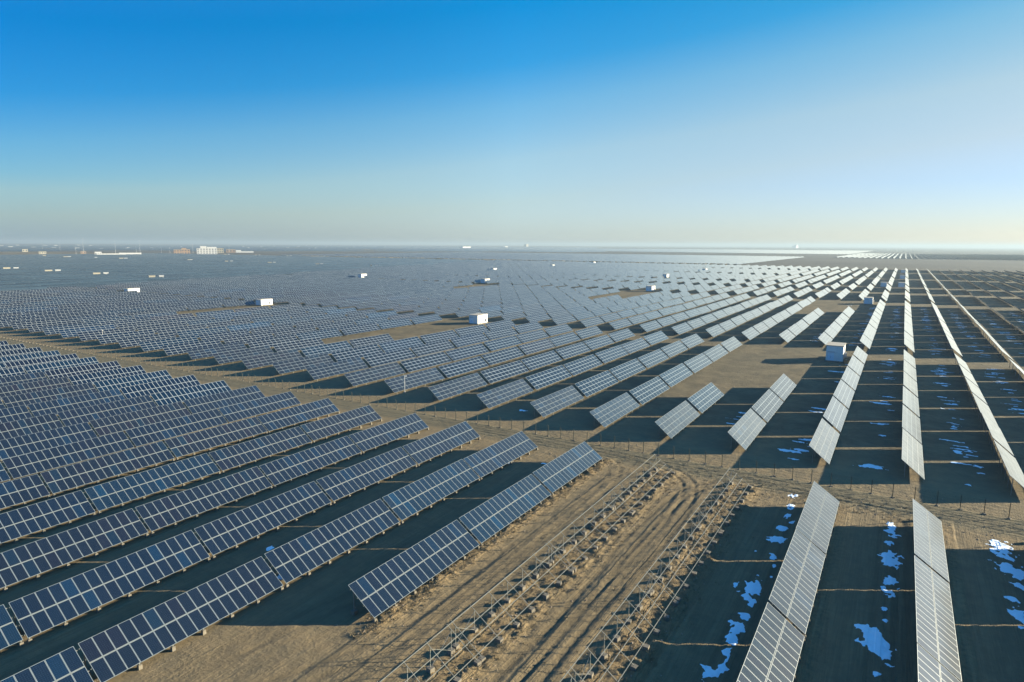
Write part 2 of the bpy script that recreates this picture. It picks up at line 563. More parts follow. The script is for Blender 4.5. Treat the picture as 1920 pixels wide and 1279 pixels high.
def np_mesh(name, v, f, mats, mi=None, uv=None, smooth_shade=False):
    me = bpy.data.meshes.new(name)
    v = np.asarray(v, dtype=np.float32)
    f = np.asarray(f, dtype=np.int32)
    me.vertices.add(len(v))
    me.vertices.foreach_set('co', v.ravel())
    me.loops.add(f.size)
    me.loops.foreach_set('vertex_index', f.ravel())
    me.polygons.add(len(f))
    me.polygons.foreach_set('loop_start', np.arange(0, f.size, f.shape[1], dtype=np.int32))
    me.polygons.foreach_set('loop_total', np.full(len(f), f.shape[1], dtype=np.int32))
    for m in mats:
        me.materials.append(m)
    if mi is not None:
        me.polygons.foreach_set('material_index', np.asarray(mi, dtype=np.int32))
    me.polygons.foreach_set('use_smooth', np.full(len(f), bool(smooth_shade), dtype=bool))
    if uv is not None:
        l = me.uv_layers.new(name='UVMap')
        l.data.foreach_set('uv', np.asarray(uv, dtype=np.float32).ravel())
    me.update(calc_edges=True)
    me.validate()
    return me


gme = np_mesh('ground', vv.reshape(-1, 3), fq, [M['ground']], smooth_shade=True)
ta = np.zeros((ny, nx), dtype=np.float32)
for j, y in enumerate(gy):
    jj = int((y - 18) / 0.25)
    if 0 <= jj < TRK_M.shape[0]:
        ii = ((np.array(gx) + 80) / 0.25).astype(int)
        ok = (ii >= 0) & (ii < TRK_M.shape[1])
        ta[j, ok] = TRK_M[jj, ii[ok]]
gme.attributes.new('track', 'FLOAT', 'POINT').data.foreach_set('value', ta.ravel())
ca = np.zeros((ny, nx), dtype=np.float32)
for j, y in enumerate(gy):
    if 22 < y < 97:
        yw = (1 - smooth(92.5, 96, y)) * smooth(22, 30, y)
        for i, x in enumerate(gx):
            if -46 < x < 8:
                e = max(math.exp(-((x + 38.4) / 1.0) ** 2) * smooth(37, 40, y), math.exp(-((x + 28.7) / 2.3) ** 2), math.exp(-((x + 17.4) / 2.3) ** 2), 0.7 * math.exp(-((x + 4.3) / 1.0) ** 2), 0.7 * math.exp(-((x - 7.1) / 1.0) ** 2))
                ca[j, i] = e * yw
gme.attributes.new('churn', 'FLOAT', 'POINT').data.foreach_set('value', ca.ravel())
gr = link('ground', gme)
tag(gr, kind='structure')


# ---------------------------------------------------------------- solar tables
class Kind:
    pass


NEAR, FAR = Kind(), Kind()
NEAR.cols, NEAR.rows, NEAR.pu, NEAR.pv, NEAR.mu, NEAR.mv, NEAR.tilt, NEAR.z0 = 17, 2, 1.012, 1.975, 0.992, 1.945, R(35.4), 0.55
FAR.cols, FAR.rows, FAR.pu, FAR.pv, FAR.mu, FAR.mv, FAR.tilt, FAR.z0 = 11, 4, 1.74, 1.012, 1.715, 0.992, R(39.9), 0.55
for K in (NEAR, FAR):
    K.L, K.S = K.cols * K.pu, K.rows * K.pv
    K.e = Vector((-math.cos(K.tilt), 0, math.sin(K.tilt)))     # up the slope
    K.n = Vector((math.sin(K.tilt), 0, math.cos(K.tilt)))      # out of the face


def slope(K, s, y, out_=0.0):
    return Vector((0, y, K.z0)) + K.e * s + K.n * out_


def module_mesh(K, name):
    """one module: aluminium frame, pale back sheet and glass, lying on the slope from its low corner"""
    m = MB()
    w, h, t = K.mu, K.mv, 0.035
    a = 0.036 if K is NEAR else 0.036
    m.frame_box((0, 0, 0), (0, w, 0), K.e * h * 1.0, -K.n * t, 0)          # body
    # face (frame ring + glass) slightly proud
    o = K.n * 0.003
    P = lambda y, s: Vector((0, y, 0)) + K.e * s + o
    ring = [(0, 0), (w, 0), (w, h), (0, h)]
    inn = [(a, a), (w - a, a), (w - a, h - a), (a, h - a)]
    for k in range(4):
        l = (k + 1) % 4
        m.quad(P(*ring[k]), P(*ring[l]), P(*inn[l]), P(*inn[k]), 0)
    m.quad(P(*inn[0]), P(*inn[1]), P(*inn[2]), P(*inn[3]), 1, [(0, 0), (1, 0), (1, 1), (0, 1)])
    return m.mesh(name, [M['alu'], M['glass']])


def panel_mesh(K, name, mat):
    """the whole face of one table as a sheet of modules, for tables whose modules are only a few pixels"""
    m = MB()
    a, b = slope(K, 0, -K.L / 2), slope(K, 0, K.L / 2)
    m.frame_box(a - K.n * 0.04, (0, K.L, 0), K.e * K.S, K.n * 0.04, 0, 1, [(0, 0), (K.cols, 0), (K.cols, K.rows), (0, K.rows)])
    return m.mesh(name, [M['back'], mat])


FOOT_Y = {NEAR: [-8.45 + 16.9 * k / 6 for k in range(7)], FAR: [-8.6 + 17.2 * k / 5 for k in range(6)]}
REAR_X = {NEAR: -2.7, FAR: -2.55}


def frame_mesh(K, name, footings, rear_blocks=True):
    """posts, rafters and purlins carrying one table"""
    m = MB()
    rx = REAR_X[K]
    for y in FOOT_Y[K]:
        zt = K.z0 - 0.06 - rx * math.tan(K.tilt)
        m.bar((0 - 0.1, y, -0.05), (0 - 0.1, y, K.z0 - 0.02), 0.07)
        m.bar((rx, y, -0.05), (rx, y, zt - 0.08), 0.08)
        m.bar(slope(K, 0.1, y, -0.13), slope(K, K.S - 0.1, y, -0.13), 0.06, 0.08)
        if rear_blocks:
            m.taper((rx, y, -0.1), 0.5, 0.45, 0.5, 1)
        if footings:
            m.taper((-0.1, y, -0.1), 0.34, 0.28, 0.46, 1)
    if K is NEAR:
        m.frame_box(slope(K, K.pv - 0.06, -K.L / 2, -0.06), (0, K.L, 0), K.e * 0.15, K.n * 0.012)  # strip added under the mid gap to keep sun from leaking through
    for s in ((0.45, 1.5, 2.42, 3.5) if K is NEAR else (0.5, 1.5, 2.55, 3.5)):
        m.bar(slope(K, s, -K.L / 2 - 0.1, -0.065), slope(K, s, K.L / 2 + 0.1, -0.065), 0.06, 0.05)
    return m.mesh(name, [M['steel'], M['concrete']])


mod_near, mod_far = module_mesh(NEAR, 'solar_module'), module_mesh(FAR, 'solar_module_landscape')
pan_near, pan_far = panel_mesh(NEAR, 'panel_sheet', M['grid_near']), panel_mesh(FAR, 'panel_sheet_landscape', M['grid_far'])
fr_near_open = frame_mesh(NEAR, 'support_frame', False)
fr_near, fr_far = frame_mesh(NEAR, 'support_frame', True), frame_mesh(FAR, 'support_frame_tall', False, False)
ftm = MB()
ftm.taper((0, 0, -0.12), 0.34, 0.28, 0.50)
foot_me = ftm.mesh('concrete_footing', [M['concrete']])


def tint(base, r, v=0.25):
    """cell colour of one module: navy, now and then a bluer or a purplish batch"""
    k = r.random()
    c = list(base)
    if k < 0.10:
        c = [c[0] * 0.8, c[1] * 2.1, c[2] * 2.2]
    elif k < 0.24:
        c = [c[0] * 1.8, c[1] * 1.0, c[2] * 1.0]
    f = 1 + 1.6 * v * (r.random() - 0.5)
    return [x * f for x in c] + [1]


BATCH = [(0.0012, 0.0045, 0.0115), (0.0010, 0.0052, 0.0135), (0.0020, 0.0046, 0.0100), (0.0010, 0.0085, 0.0200), (0.0032, 0.0050, 0.0095)]


def table(K, x, y0, tier, label, group, cat='solar table'):
    """one table of modules; x = its low edge, y0 = its near end"""
    r = random.Random(int(x * 100) * 7919 + int(y0 * 10))
    root = empty('solar_table', (x, y0 + K.L / 2, r.uniform(-.05, .06)), (0, r.uniform(-.014, .014), r.uniform(-.002, .002)))
    root.rotation_euler.x = r.uniform(-.004, .004)
    tag(root, label, cat, group)
    base = BATCH[r.choice((0, 0, 1, 1, 2, 2, 3, 4) if K is NEAR else (0, 1, 2, 2, 4, 0, 3))]
    if tier == 1:
        link('support_frame', fr_near_open if K is NEAR else fr_far, root)
        for i in range(K.cols):
            for j in range(K.rows):
                gap = 0.03 if (K is NEAR and j == 1) else 0
                o = link('solar_module', mod_near if K is NEAR else mod_far, root,
                         slope(K, j * K.pv + gap + 0.008, -K.L / 2 + i * K.pu + (K.pu - K.mu) / 2))
                o.color = tint(base, r)
        if K is NEAR:
            for y in FOOT_Y[K]:
                link('concrete_footing', foot_me, root, (-0.1, y, 0.0))
    else:
        o = link('panel_sheet', pan_near if K is NEAR else pan_far, root)
        o.color = tint(base, r, 0.2)
        link('support_frame', fr_near if K is NEAR else fr_far, root)
    return root


def px_area(K, x, y0):
    ps = [project((x, y0, K.z0)), project((x, y0 + K.L, K.z0)),
          project((x + K.e.x * K.S, y0 + K.L, K.z0 + K.e.z * K.S)), project((x + K.e.x * K.S, y0, K.z0 + K.e.z * K.S))]
    if any(p is None for p in ps):
        return 0, False
    a = 0
    for k in range(4):
        a += ps[k][0] * ps[(k + 1) % 4][1] - ps[(k + 1) % 4][0] * ps[k][1]
    inside = any(-5 < p[0] < 1925 and 0 < p[1] < 1284 for p in ps)
    u0, u1 = min(p[0] for p in ps), max(p[0] for p in ps)
    v0, v1 = min(p[1] for p in ps), max(p[1] for p in ps)
    inside = inside or (u0 < 1915 and u1 > 5 and v0 < 1275 and v1 > 5 and -5 < sum(p[0] for p in ps) / 4 < 1925)
    return abs(a) / 2 * 0.284, inside


counts = dict(near=0, near1=0, far=0, far1=0, stuff=0)
# ---- near field: rows of two-tier tables ending at the fence track
NEAR_STEP = 17.53


def near_end(x):
    return 92.0 - 2.4 * smooth(-40, -140, x) if x < -40 else (91.9 if x < -30 else 92.6)


def near_end(x):
    if x > -30:
        return 92.6
    return 92.0 - 2.5 * min(1.0, (-40 - x) / 100 if x < -40 else 0)


rows = [(k, x) for k, x in enumerate(near_x)] + [(-3 - k, x) for k, x in enumerate(right_x)]
for k, x in rows:
    ye = near_end(x)
    for t in range(1, 9):
        y0 = ye - t * NEAR_STEP + (NEAR_STEP - NEAR.L)
        if k == 0 and t > 3:
            break
        if y0 < -12:
            break
        a, inside = px_area(NEAR, x, y0)
        shadow_only = x > 15 and 40 < y0 < 95
        if not (inside or shadow_only):
            # keep one that throws its shadow into the frame
            p = project((x - 9, y0 + 2, 0))
            if not (p and -40 < p[0] < 1960 and p[1] < 1400):
                continue
        pos = 'at fence end of' if t == 1 else ordinal(t) + ' from the fence in'
        if k >= 0:
            where = '%s row left of bare racks' % ordinal(k + 1)
            col = 'dark'
        else:
            where = '%s row right of bare racks' % ordinal(-2 - k)
            col = 'glinting'
        lab = '%s two-tier solar table %s %s' % (col, pos, where)
        tier = 1 if a / 34 > 30 and inside else 2
        table(NEAR, x, y0, tier, lab, 'two-tier solar tables before the fence')
        counts['near'] += 1
        counts['near1'] += tier == 1

# ---- large field beyond the fence: rows of four-tier tables
far_left = [-20.2, -32.9, -45.7, -58.8, -71.8, -84.8, -97.9, -110.9, -124.4, -137.6, -150.8, -163.8, -176.8, -189.6, -202.8, -216.1, -229.4, -242.6, -256.2, -269.5, -282.4, -296.0]
while far_left[-1] > -700:
    far_left.append(far_left[-1] - 13.15)
far_right = [-7.5, 5.2, 18.0, 30.8, 43.7, 56.5, 69.4]
while far_right[-1] < 260:
    far_right.append(far_right[-1] + 12.85)
BLOCKS = [(108.6, 6), (241.5, 10), (464.0, 4), (566.0, 3), (645.0, 7), (808.0, 8), (992.0, 6)]


def left_bound(y):
    return -500 - (y - 181) * 0.24


def missing(x, b, i, n):
    for xs, first in ((-32.9, 4), (-20.2, 3), (-163.8, 4), (-150.8, 3), (-282.4, 3), (-296.0, 3)):
        if abs(x - xs) < 1 and b in (0, 1) and i >= n - first:
            return True
    return False


cells = []
for x in far_left + far_right:
    for b, (yb, n) in enumerate(BLOCKS):
        off = 1.5 * smooth(-130, -280, x) if False else 1.5 * min(1, max(0, (-x - 130) / 150))
        for i in range(n):
            y0 = yb + off + i * 20.2 + (0.25 if i % 2 else 0)
            if missing(x, b, i, n) or x < left_bound(y0):
                continue
            cells.append((x, y0, b, i))

cab = []   # cabins: (x centre, y front, width, depth, height)
for cx, cy in ((-15.7, 212.4), (-158.4, 227.4), (-305.8, 229.6), (-442.5, 230.0), (-16.6, 437.0), (-162.5, 464.0), (-319.0, 473.0), (-472.0, 476.0),
               (-217.0, 668.0), (-225.0, 855.0), (-451.0, 690.0), (-460.0, 868.0), (-482.0, 1070.0), (-0.5, 636.0), (-0.5, 800.0), (-0.5, 980.0), (-13.5, 632.0)):
    cab.append((cx, cy, 4.6, 7.6, 4.8 if cx > -20 and cy < 300 else 3.3 if -310 < cx < -300 and cy < 240 else 3.9))


def hits_cabin(x, y0):
    for cx, cy, w, d, h in cab:
        if x - 3.4 < cx + w / 2 + 0.3 and x + 0.3 > cx - w / 2 and y0 < cy + d + 0.3 and y0 + FAR.L > cy - 0.8:
            return True
    return False


cells = [c for c in cells if not hits_cabin(c[0], c[1])]
scored = []
for c in cells:
    a, inside = px_area(FAR, c[0], c[1])
    scored.append((a if inside else -1, c))
scored.sort(key=lambda t: -t[0])
rest = []
row_no = {x: i for i, x in enumerate(far_left)}
row_no.update({x: -1 - i for i, x in enumerate(far_right)})
for n_, (a, (x, y0, b, i)) in enumerate(scored):
    if a <= 0 or n_ >= 295:
        if a > 0 or x > -20:
            rest.append((x, y0))
        continue
    k = row_no[x]
    where = '%s row left of nearest cabin' % ordinal(k + 1) if k >= 0 else '%s row right of nearest cabin' % ordinal(-k)
    nth = i + 1
    blk = ('', ' past first cross lane', ' past second cross lane', ' past third cross lane')[min(b, 3)]
    pos = ('at fence end of' if i == 0 else ordinal(nth) + ' from fence in') if b == 0 else ordinal(nth) + ' in'
    lab = 'four-tier solar table %s %s%s' % (pos, where, blk)
    tier = 1 if a / 44 > 13 else 2
    table(FAR, x, y0, tier, lab, 'four-tier solar tables beyond the fence')
    counts['far'] += 1
    counts['far1'] += tier == 1


HOUSE = [((8, 18, 505.5), (27, 34, 505)), ((86, 97, 510.5), (105, 113, 509.5)), ((176, 187.5, 516), (195, 203, 515)), ((280, 291, 521.8), (299, 307, 521)),
         ((120, 127, 483), (128, 133, 482.5)), ((224, 231, 486), (233, 239, 485.8)), ((352, 356, 489), (356, 361, 488.8)), ((422, 428, 491.8), (432, 437, 491.4)),
         ((502, 509.5, 494.3), (512, 517, 494)), ((592, 599, 497), (601, 606, 496.8)), ((420, 425, 478), (427, 431, 477.6)), ((478, 482, 479.3), (485, 488, 479.2)),
         ((537, 541, 480.8), (543, 547, 480.6)), ((600, 604, 481.8), (606, 610, 481.6)), ((674, 678, 483.8), (681, 684, 483.5)), ((750, 754, 485), (756, 759.5, 484.8)),
         ((832, 836, 486.8), (840, 842.5, 486.8)), ((924, 928, 489.5), (930, 933, 489.2)), ((694, 698, 500.5), (704, 708.5, 500.2)), ((81, 86, 481), (178, 182, 484.2))]
# ---- the thousands of tables further off, as one mass
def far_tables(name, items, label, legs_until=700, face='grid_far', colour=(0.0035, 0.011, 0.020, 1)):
    V, Fc, MI, UV = [], [], [], []
    r = random.Random(5)
    K = FAR
    n = 0
    for it in items:
        x, y0 = it[0], it[1]
        L = it[2] if len(it) > 2 else K.L
        dz, dt = r.uniform(-.15, .15), r.uniform(-.012, .012)
        e = Vector((-math.cos(K.tilt + dt), 0, math.sin(K.tilt + dt)))
        nn = Vector((math.sin(K.tilt + dt), 0, math.cos(K.tilt + dt))) * 0.05
        if x > 36:
            dz -= 0.36
        a = Vector((x, y0, K.z0 + dz))
        b = Vector((x, y0 + L, K.z0 + dz))
        c, d = b + e * K.S, a + e * K.S
        top = [a, b, c, d]
        bot = [p - nn for p in top]
        V += [tuple(p) for p in top + bot]
        s = n
        cols = L / K.pu
        for q, mi, uv in (((0, 1, 2, 3), 1, True), ((7, 6, 5, 4), 0, False), ((4, 5, 1, 0), 2, False), ((5, 6, 2, 1), 2, False), ((6, 7, 3, 2), 2, False), ((7, 4, 0, 3), 2, False)):
            Fc.append([s + t for t in q])
            MI.append(mi)
            o = r.randint(0, 50) * 20
            UV += [(o, 0), (o + cols, 0), (o + cols, K.rows), (o, K.rows)] if uv else [(0, 0)] * 4
        n += 8
        if y0 < legs_until:
            for yy in (0.6, L * 0.35, L * 0.65, L - 0.6):
                for lx, zt in ((-0.1, 0.5), (-2.55, 2.5)):
                    px, py = x + lx, y0 + yy
                    w = 0.05
                    V += [(px - w, py - w, 0), (px + w, py - w, 0), (px + w, py + w, 0), (px - w, py + w, 0),
                          (px - w, py - w, zt), (px + w, py - w, zt), (px + w, py + w, zt), (px - w, py + w, zt)]
                    for q in ((0, 1, 5, 4), (1, 2, 6, 5), (2, 3, 7, 6), (3, 0, 4, 7)):
                        Fc.append([n + t for t in q])
                        MI.append(2)
                        UV += [(0, 0)] * 4
                    n += 8
    me = np_mesh(name, V, Fc, [M['back'], M[face], M['alu']], MI, UV)
    o = link(name, me)
    o.color = colour
    counts['stuff'] += len(items)
    return tag(o, label, 'solar field', None, 'stuff')


far_tables('solar_field', rest, 'distant tables of the large solar field beyond the nearest rows')
# left field behind the oblique lane: denser, deeper blue
house_xy = [ray((u0 + u1) / 2, v, 1.5)[:2] for pair in HOUSE for (u0, u1, v) in pair]
items = []
x = -512.0
while x > -1900:
    y = 60.0 + rng.uniform(0, 4)
    while y < 1080:
        if x < left_bound(y) - 14 and not any(hx - 16 < x < hx + 9 and hy - 42 < y < hy + 8 for hx, hy in house_xy):
            items.append((x, y, 38.0))
        y += 40.0
    x -= 8.2
left_items = items
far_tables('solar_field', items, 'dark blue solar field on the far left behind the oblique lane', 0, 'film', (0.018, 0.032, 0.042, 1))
# yet more of it up to the left horizon
items = []
x = -1250.0
while x > -7000:
    y = 600.0
    while y < 7000:
        if math.hypot(x, y) > 2900 and y < -2.2 * x and (int(x / 420) * 7 + int(y / 520) * 3) % 9 not in (0, 4):
            items.append((x, y, 190.0))
        y += 200
    x -= 26.0
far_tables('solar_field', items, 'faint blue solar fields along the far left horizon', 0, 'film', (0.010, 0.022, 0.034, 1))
# fields beyond the open ground
items = []
x = -258.0
while x > -1500:
    y = 1205.0
    while y < 2060:
        items.append((x, y, 58.0))
        y += 60.5
    x -= 12.9
far_tables('solar_field', items, 'pale solar field beyond the shelter strip', 0)
items = []
x = -170.0
while x < 1500:
    y = 2080.0
    while y < 3400:
        if x < 40 and (int(y / 90) + int(x / 60)) % 7 == 0:
            y += 50
        items.append((x, y, 80.0))
        y += 84
    x += 14.5
x = -200.0
while x > -3500:
    y = 2950.0 + max(0, (-x - 200) * 0.2)
    while y < 5200:
        items.append((x, y, 160.0))
        y += 170
    x -= 14.0
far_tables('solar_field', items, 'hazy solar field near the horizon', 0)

# ---------------------------------------------------------------- bare racks without modules
post_f, post_r, blk, raf, rail, brace = MB(), MB(), MB(), MB(), MB(), MB()
K = NEAR
zt = K.z0 - 0.06 + 2.7 * math.tan(K.tilt)
post_f.bar((0, 0, 0.28), (0, 0, K.z0 - 0.1), 0.045)
post_r.bar((0, 0, 0.28), (0, 0, zt - 0.06), 0.045)
blk.taper((0, 0, -0.22), 0.54, 0.48, 0.64)
raf.bar(slope(K, 0.02, 0, -0.12), slope(K, K.S - 0.15, 0, -0.12), 0.03, 0.05)
rail.bar((0, -8.75, 0), (0, 8.75, 0), 0.045, 0.045)
brace.bar((-2.7, 0, 0.4), (-2.7, 2.82, zt - 0.25), 0.03)
brace2 = MB()
brace2.bar((-2.64, 2.82, 0.4), (-2.64, 0, zt - 0.25), 0.03)
me_pf, me_pr = post_f.mesh('front_post', [M['steel']]), post_r.mesh('rear_post', [M['steel']])
me_bk, me_rf, me_rl = blk.mesh('concrete_block', [M['concrete']]), raf.mesh('rafter', [M['steel']]), rail.mesh('rail', [M['steel']])
me_br, me_br2 = brace.mesh('brace', [M['steel']]), brace2.mesh('brace_return', [M['steel']])
for k, x in enumerate(rack_x):
    for t in range(1, 5):
        y0 = 92.6 - t * NEAR_STEP + (NEAR_STEP - K.L)
        a, inside = px_area(NEAR, x, y0)
        if not inside:
            continue
        root = empty('bare_rack', (x, y0 + K.L / 2, 0))
        tag(root, 'empty steel panel rack on concrete blocks, %s from the fence in the %s bare row' % (ordinal(t), 'left' if k == 0 else 'right'),
            'mounting rack', 'empty panel racks without modules')
        rr = random.Random(100 * k + t)
        for y in FOOT_Y[NEAR]:
            Y = y0 + K.L / 2 + y
            zf, zr = terrain(x, Y) * 0.5, terrain(x - 2.7, Y) * 0.5
            o = link('concrete_block', me_bk, root, (0, y, zf - 0.05))
            o.rotation_euler.z = rr.uniform(-.25, .25)
            o = link('concrete_block', me_bk, root, (-2.7, y, zr))
            o.rotation_euler.z = rr.uniform(-.25, .25)
            link('front_post', me_pf, root, (0, y, 0))
            link('rear_post', me_pr, root, (-2.7, y, 0))
            link('rafter', me_rf, root, (0, y, 0))
        for s in (0.3, 1.45, 2.45, 3.62):
            link('rail', me_rl, root, slope(K, s, 0, -0.055))
        for b_ in (0, 5):
            link('brace', me_br, root, (0, FOOT_Y[NEAR][b_], 0))
            link('brace', me_br2, root, (0, FOOT_Y[NEAR][b_], 0))

# ---------------------------------------------------------------- fence
fr = empty('wire_fence', (0, FENCE_Y, 0))
tag(fr, 'dark green wire fence on thin posts along the sandy track', 'fence')
pm = MB()
pm.bar((0, 0, -0.1), (0, 0, 1.95), 0.085)
pm.bar((0, 0, 1.95), (0, -0.25, 2.2), 0.05)
post_me = pm.mesh('post', [M['fence']])
fm = MB()
fm.taper((0, 0, -0.08), 0.4, 0.3, 0.2)
fend_me = fm.mesh('footing', [M['concrete']])
FX = [21.9 - 2.58 * k for k in range(130)]


def fence_y(x):
    return 0.45 * smooth(-40, 15, x) - 0.1 - 0.25 * math.sin(x * 0.05)


restp = MB()
for k, x in enumerate(FX):
    y = fence_y(x)
    if k < 96:
        link('post', post_me, fr, (x, y, 0))
        f = link('footing', fend_me, fr, (x + 0.05, y - 0.05, 0))
        f.rotation_euler.z = (k * 1.7) % 1.3
    else:
        restp.bar((x, y, -0.1), (x, y, 1.95), 0.06)
        restp.taper((x, y, -0.08), 0.55, 0.42, 0.26, 1)
tag(link('post', restp.mesh('distant_posts', [M['fence'], M['concrete']]), fr), 'far fence posts', kind='stuff')
wm = MB()
for a, b_ in zip(FX[:-1], FX[1:]):
    A, B = Vector((a, fence_y(a), 0)), Vector((b_, fence_y(b_), 0))
    for z in (0.12, 0.5, 0.9, 1.3, 1.7, 1.88):
        wm.bar(A + Vector((0, 0, z)), B + Vector((0, 0, z)), 0.012)
    for t in range(1, 16):
        p = A.lerp(B, t / 16)
        w = 0.005
        wm.quad(p + Vector((-w, 0, 0.1)), p + Vector((w, 0, 0.1)), p + Vector((w, 0, 1.9)), p + Vector((-w, 0, 1.9)))
link('wire_mesh', wm.mesh('wire_mesh', [M['fence']]), fr)

# ---------------------------------------------------------------- poles
for (x, y, h, lab) in ((-98.0, 112.3, 4.1, 'slim white camera pole in front of the four-tier tables near the track'),
                       (-236.7, 113.8, 4.4, 'slim white camera pole far left beside the fence track')):
    root = empty('camera_pole', (x, y, 0))
    tag(root, lab, 'pole', 'white camera poles along the fence')
    m = MB()
    m.cyl((0, 0, -0.1), (0, 0, h), 0.085, 10, 0, 0.06)
    m.box((0, 0, 0.05), 0.4, 0.4, 0.1)
    link('pole', m.mesh('pole', [M['faded']]), root)
    m = MB()
    m.bar((0, 0, h - 0.15), (0.55, -0.2, h - 0.05), 0.06)
    m.box((0.6, -0.22, h - 0.12), 0.28, 0.16, 0.16)
    link('camera_arm', m.mesh('camera_arm', [M['white']]), root)


# ---------------------------------------------------------------- inverter cabins
def cabin(x, y, w, d, h, label, group, detail=True):
    root = empty('inverter_cabin', (x, y, 0))
    tag(root, label, 'cabin', group)
    m = MB()
    m.box((0, d / 2, 0.15), w + 0.5, d + 0.5, 0.3 + 0.001, 1)
    m.frame_box((-w / 2, 0, 0.3), (w, 0, 0), (0, d, 0), (0, 0, h - 0.3), 0)
    link('walls', m.mesh('cabin_walls', [M['white'], M['concrete']]), root)
    m = MB()
    m.frame_box((-w / 2 - 0.15, -0.15, h), (w + 0.3, 0, 0), (0, d + 0.3, 0), (0, 0, 0.18), 0)
    link('roof', m.mesh('cabin_roof', [M['roof']]), root)
    if detail:
        m = MB()
        m.frame_box((-w / 2 + 0.5, -0.04, 0.32), (1.7, 0, 0), (0, 0.04, 0), (0, 0, 2.6), 0)
        dr = link('door', m.mesh('cabin_door', [M['door']]), root)
        m = MB()
        m.box((-w / 2 + 1.35, -0.08, 1.4), 0.12, 0.08, 0.25)
        link('handle', m.mesh('door_handle', [M['dark']]), dr)
        m = MB()
        m.frame_box((-w / 2 + 0.4, -0.35, 2.98), (1.9, 0, 0), (0, 0.35, 0), (0, 0, 0.08), 0)
        link('canopy', m.mesh('door_canopy', [M['grey']]), root)
        m = MB()
        for k in range(7):
            m.box((w / 2 + 0.03, d * 0.55, 2.0 + k * 0.16), 0.06, 1.6, 0.08)
        link('vent', m.mesh('vent_louvre', [M['grey']]), root)
        m = MB()
        m.frame_box((w / 2, d * 0.15, 0.3), (0.03, 0, 0), (0, 1.2, 0), (0, 0, 2.3), 0)
        link('side_door', m.mesh('side_door', [M['grey']]), root)
        m = MB()
        m.frame_box((w / 2 + 0.001, d * 0.75, 0.8), (0.55, 0, 0), (0, 1.0, 0), (0, 0, 1.3), 0)
        link('cooling_unit', m.mesh('cooling_unit', [M['white']]), root)
    return root


CAB_LAB = ['nearest white inverter cabin on bare soil, blue shaded front with a door',
           'white inverter cabin beside the wide tan clearing in mid field',
           'white inverter cabin at the end of the narrow tan strip',
           'white inverter cabin at far left just before the oblique lane',
           'small white cabin behind the bare corner between the steep pale rows',
           'white cabin at the end of the second, narrower tan strip',
           'white cabin beside a greyish clearing deep in the dark field',
           'white cabin deep in the blue field far left of centre',
           'white cabin with long shadow right of centre near the field edge',
           'white cabin near the far field edge, right of the others',
           'white cabin with a long dark shadow, first of three in the far blue field',
           'white cabin with a long dark shadow, second of three in the far blue field',
           'white cabin with a long dark shadow, farthest of three in the far blue field',
           'blue-grey cabin nearest in the line up the vertical aisle',
           'blue-grey cabin in the middle of the line up the vertical aisle',
           'blue-grey cabin farthest up the vertical aisle',
           'dark cabin at left of the vertical aisle behind a short table']
for k, (x, y, w, d, h) in enumerate(cab):
    cabin(x, y, w, d, h, CAB_LAB[k], 'white inverter cabins in the solar field', k < 8)

# pairs of cream transformer houses and white kiosks in the far left field
for k, pair in enumerate(HOUSE):
    for j, (u0, u1, v) in enumerate(pair):
        p = ray((u0 + u1) / 2, v, 1.5)
        dist = (p - Vector((0, 0, CAM_H))).length
        w = (u1 - u0) / F_PX * dist
        dirx = Vector((p.x, p.y, 0)).normalized()
        root = empty('transformer_house' if j == 0 else 'white_kiosk', (p.x, p.y, 0), (0, 0, math.atan2(-dirx.x, dirx.y)))
        lab = ('%s cream transformer house from the left in the far blue field' if j == 0 else '%s small white kiosk from the left in the far blue field') % ordinal(
            1 + sorted(range(len(HOUSE)), key=lambda q: HOUSE[q][j][0]).index(k))
        tag(root, lab, 'transformer house' if j == 0 else 'kiosk', 'transformer houses in the far blue field' if j == 0 else 'white kiosks in the far blue field')
        h = 3.8 if j == 0 else 3.5
        w *= 0.82
        m = MB()
        m.frame_box((-w / 2, 0, 0), (w, 0, 0), (0, 4, 0), (0, 0, h), 0)
        link('walls', m.mesh('house_walls', [M['cream'] if j == 0 else M['faded']]), root)
        m = MB()
        m.frame_box((-w / 2 - .2, -.2, h), (w + .4, 0, 0), (0, 4.4, 0), (0, 0, .25), 0)
        link('roof', m.mesh('house_roof', [M['roof'] if j == 0 else M['white']]), root)

# ---------------------------------------------------------------- far buildings
def building(name, u0, u1, vb, vt, mat, label, storeys, bays, depth=14, steps=(), roofm='roof', cat='building', turn=0.0):
    p = ray((u0 + u1) / 2, vb)
    dist = p.xy.length
    s = math.hypot(dist, CAM_H) / F_PX
    w, h = (u1 - u0) * s, (vb - vt) * s
    d = Vector((p.x, p.y, 0)).normalized()
    root = empty(name, (p.x, p.y, 0), (0, 0, math.atan2(-d.x, d.y) + turn))
    tag(root, label, cat)
    m = MB()
    m.frame_box((-w / 2, 0, 0), (w, 0, 0), (0, depth, 0), (0, 0, h), 0)
    for a, b_, hh in steps:
        m.frame_box((-w / 2 + a * w, 1.0, h + 0.4), ((b_ - a) * w, 0, 0), (0, depth * 0.6, 0), (0, 0, hh * s), 0)
    link('walls', m.mesh('building_walls', [mat]), root)
    m = MB()
    m.frame_box((-w / 2 - .3, -.3, h), (w + .6, 0, 0), (0, depth + .6, 0), (0, 0, .4), 0)
    link('roof', m.mesh('building_roof', [M[roofm]]), root)
    if storeys:
        wn = MB()
        fh, bw = h / storeys, w / bays
        wn.frame_box((0, -0.08, 0), (bw * 0.5, 0, 0), (0, 0.08, 0), (0, 0, fh * 0.5), 0)
        wme = wn.mesh('building_window', [M['window']])
        for i in range(storeys):
            for j in range(bays):
                link('window', wme, root, (-w / 2 + (j + 0.25) * bw, 0, (i + 0.28) * fh))
    return root


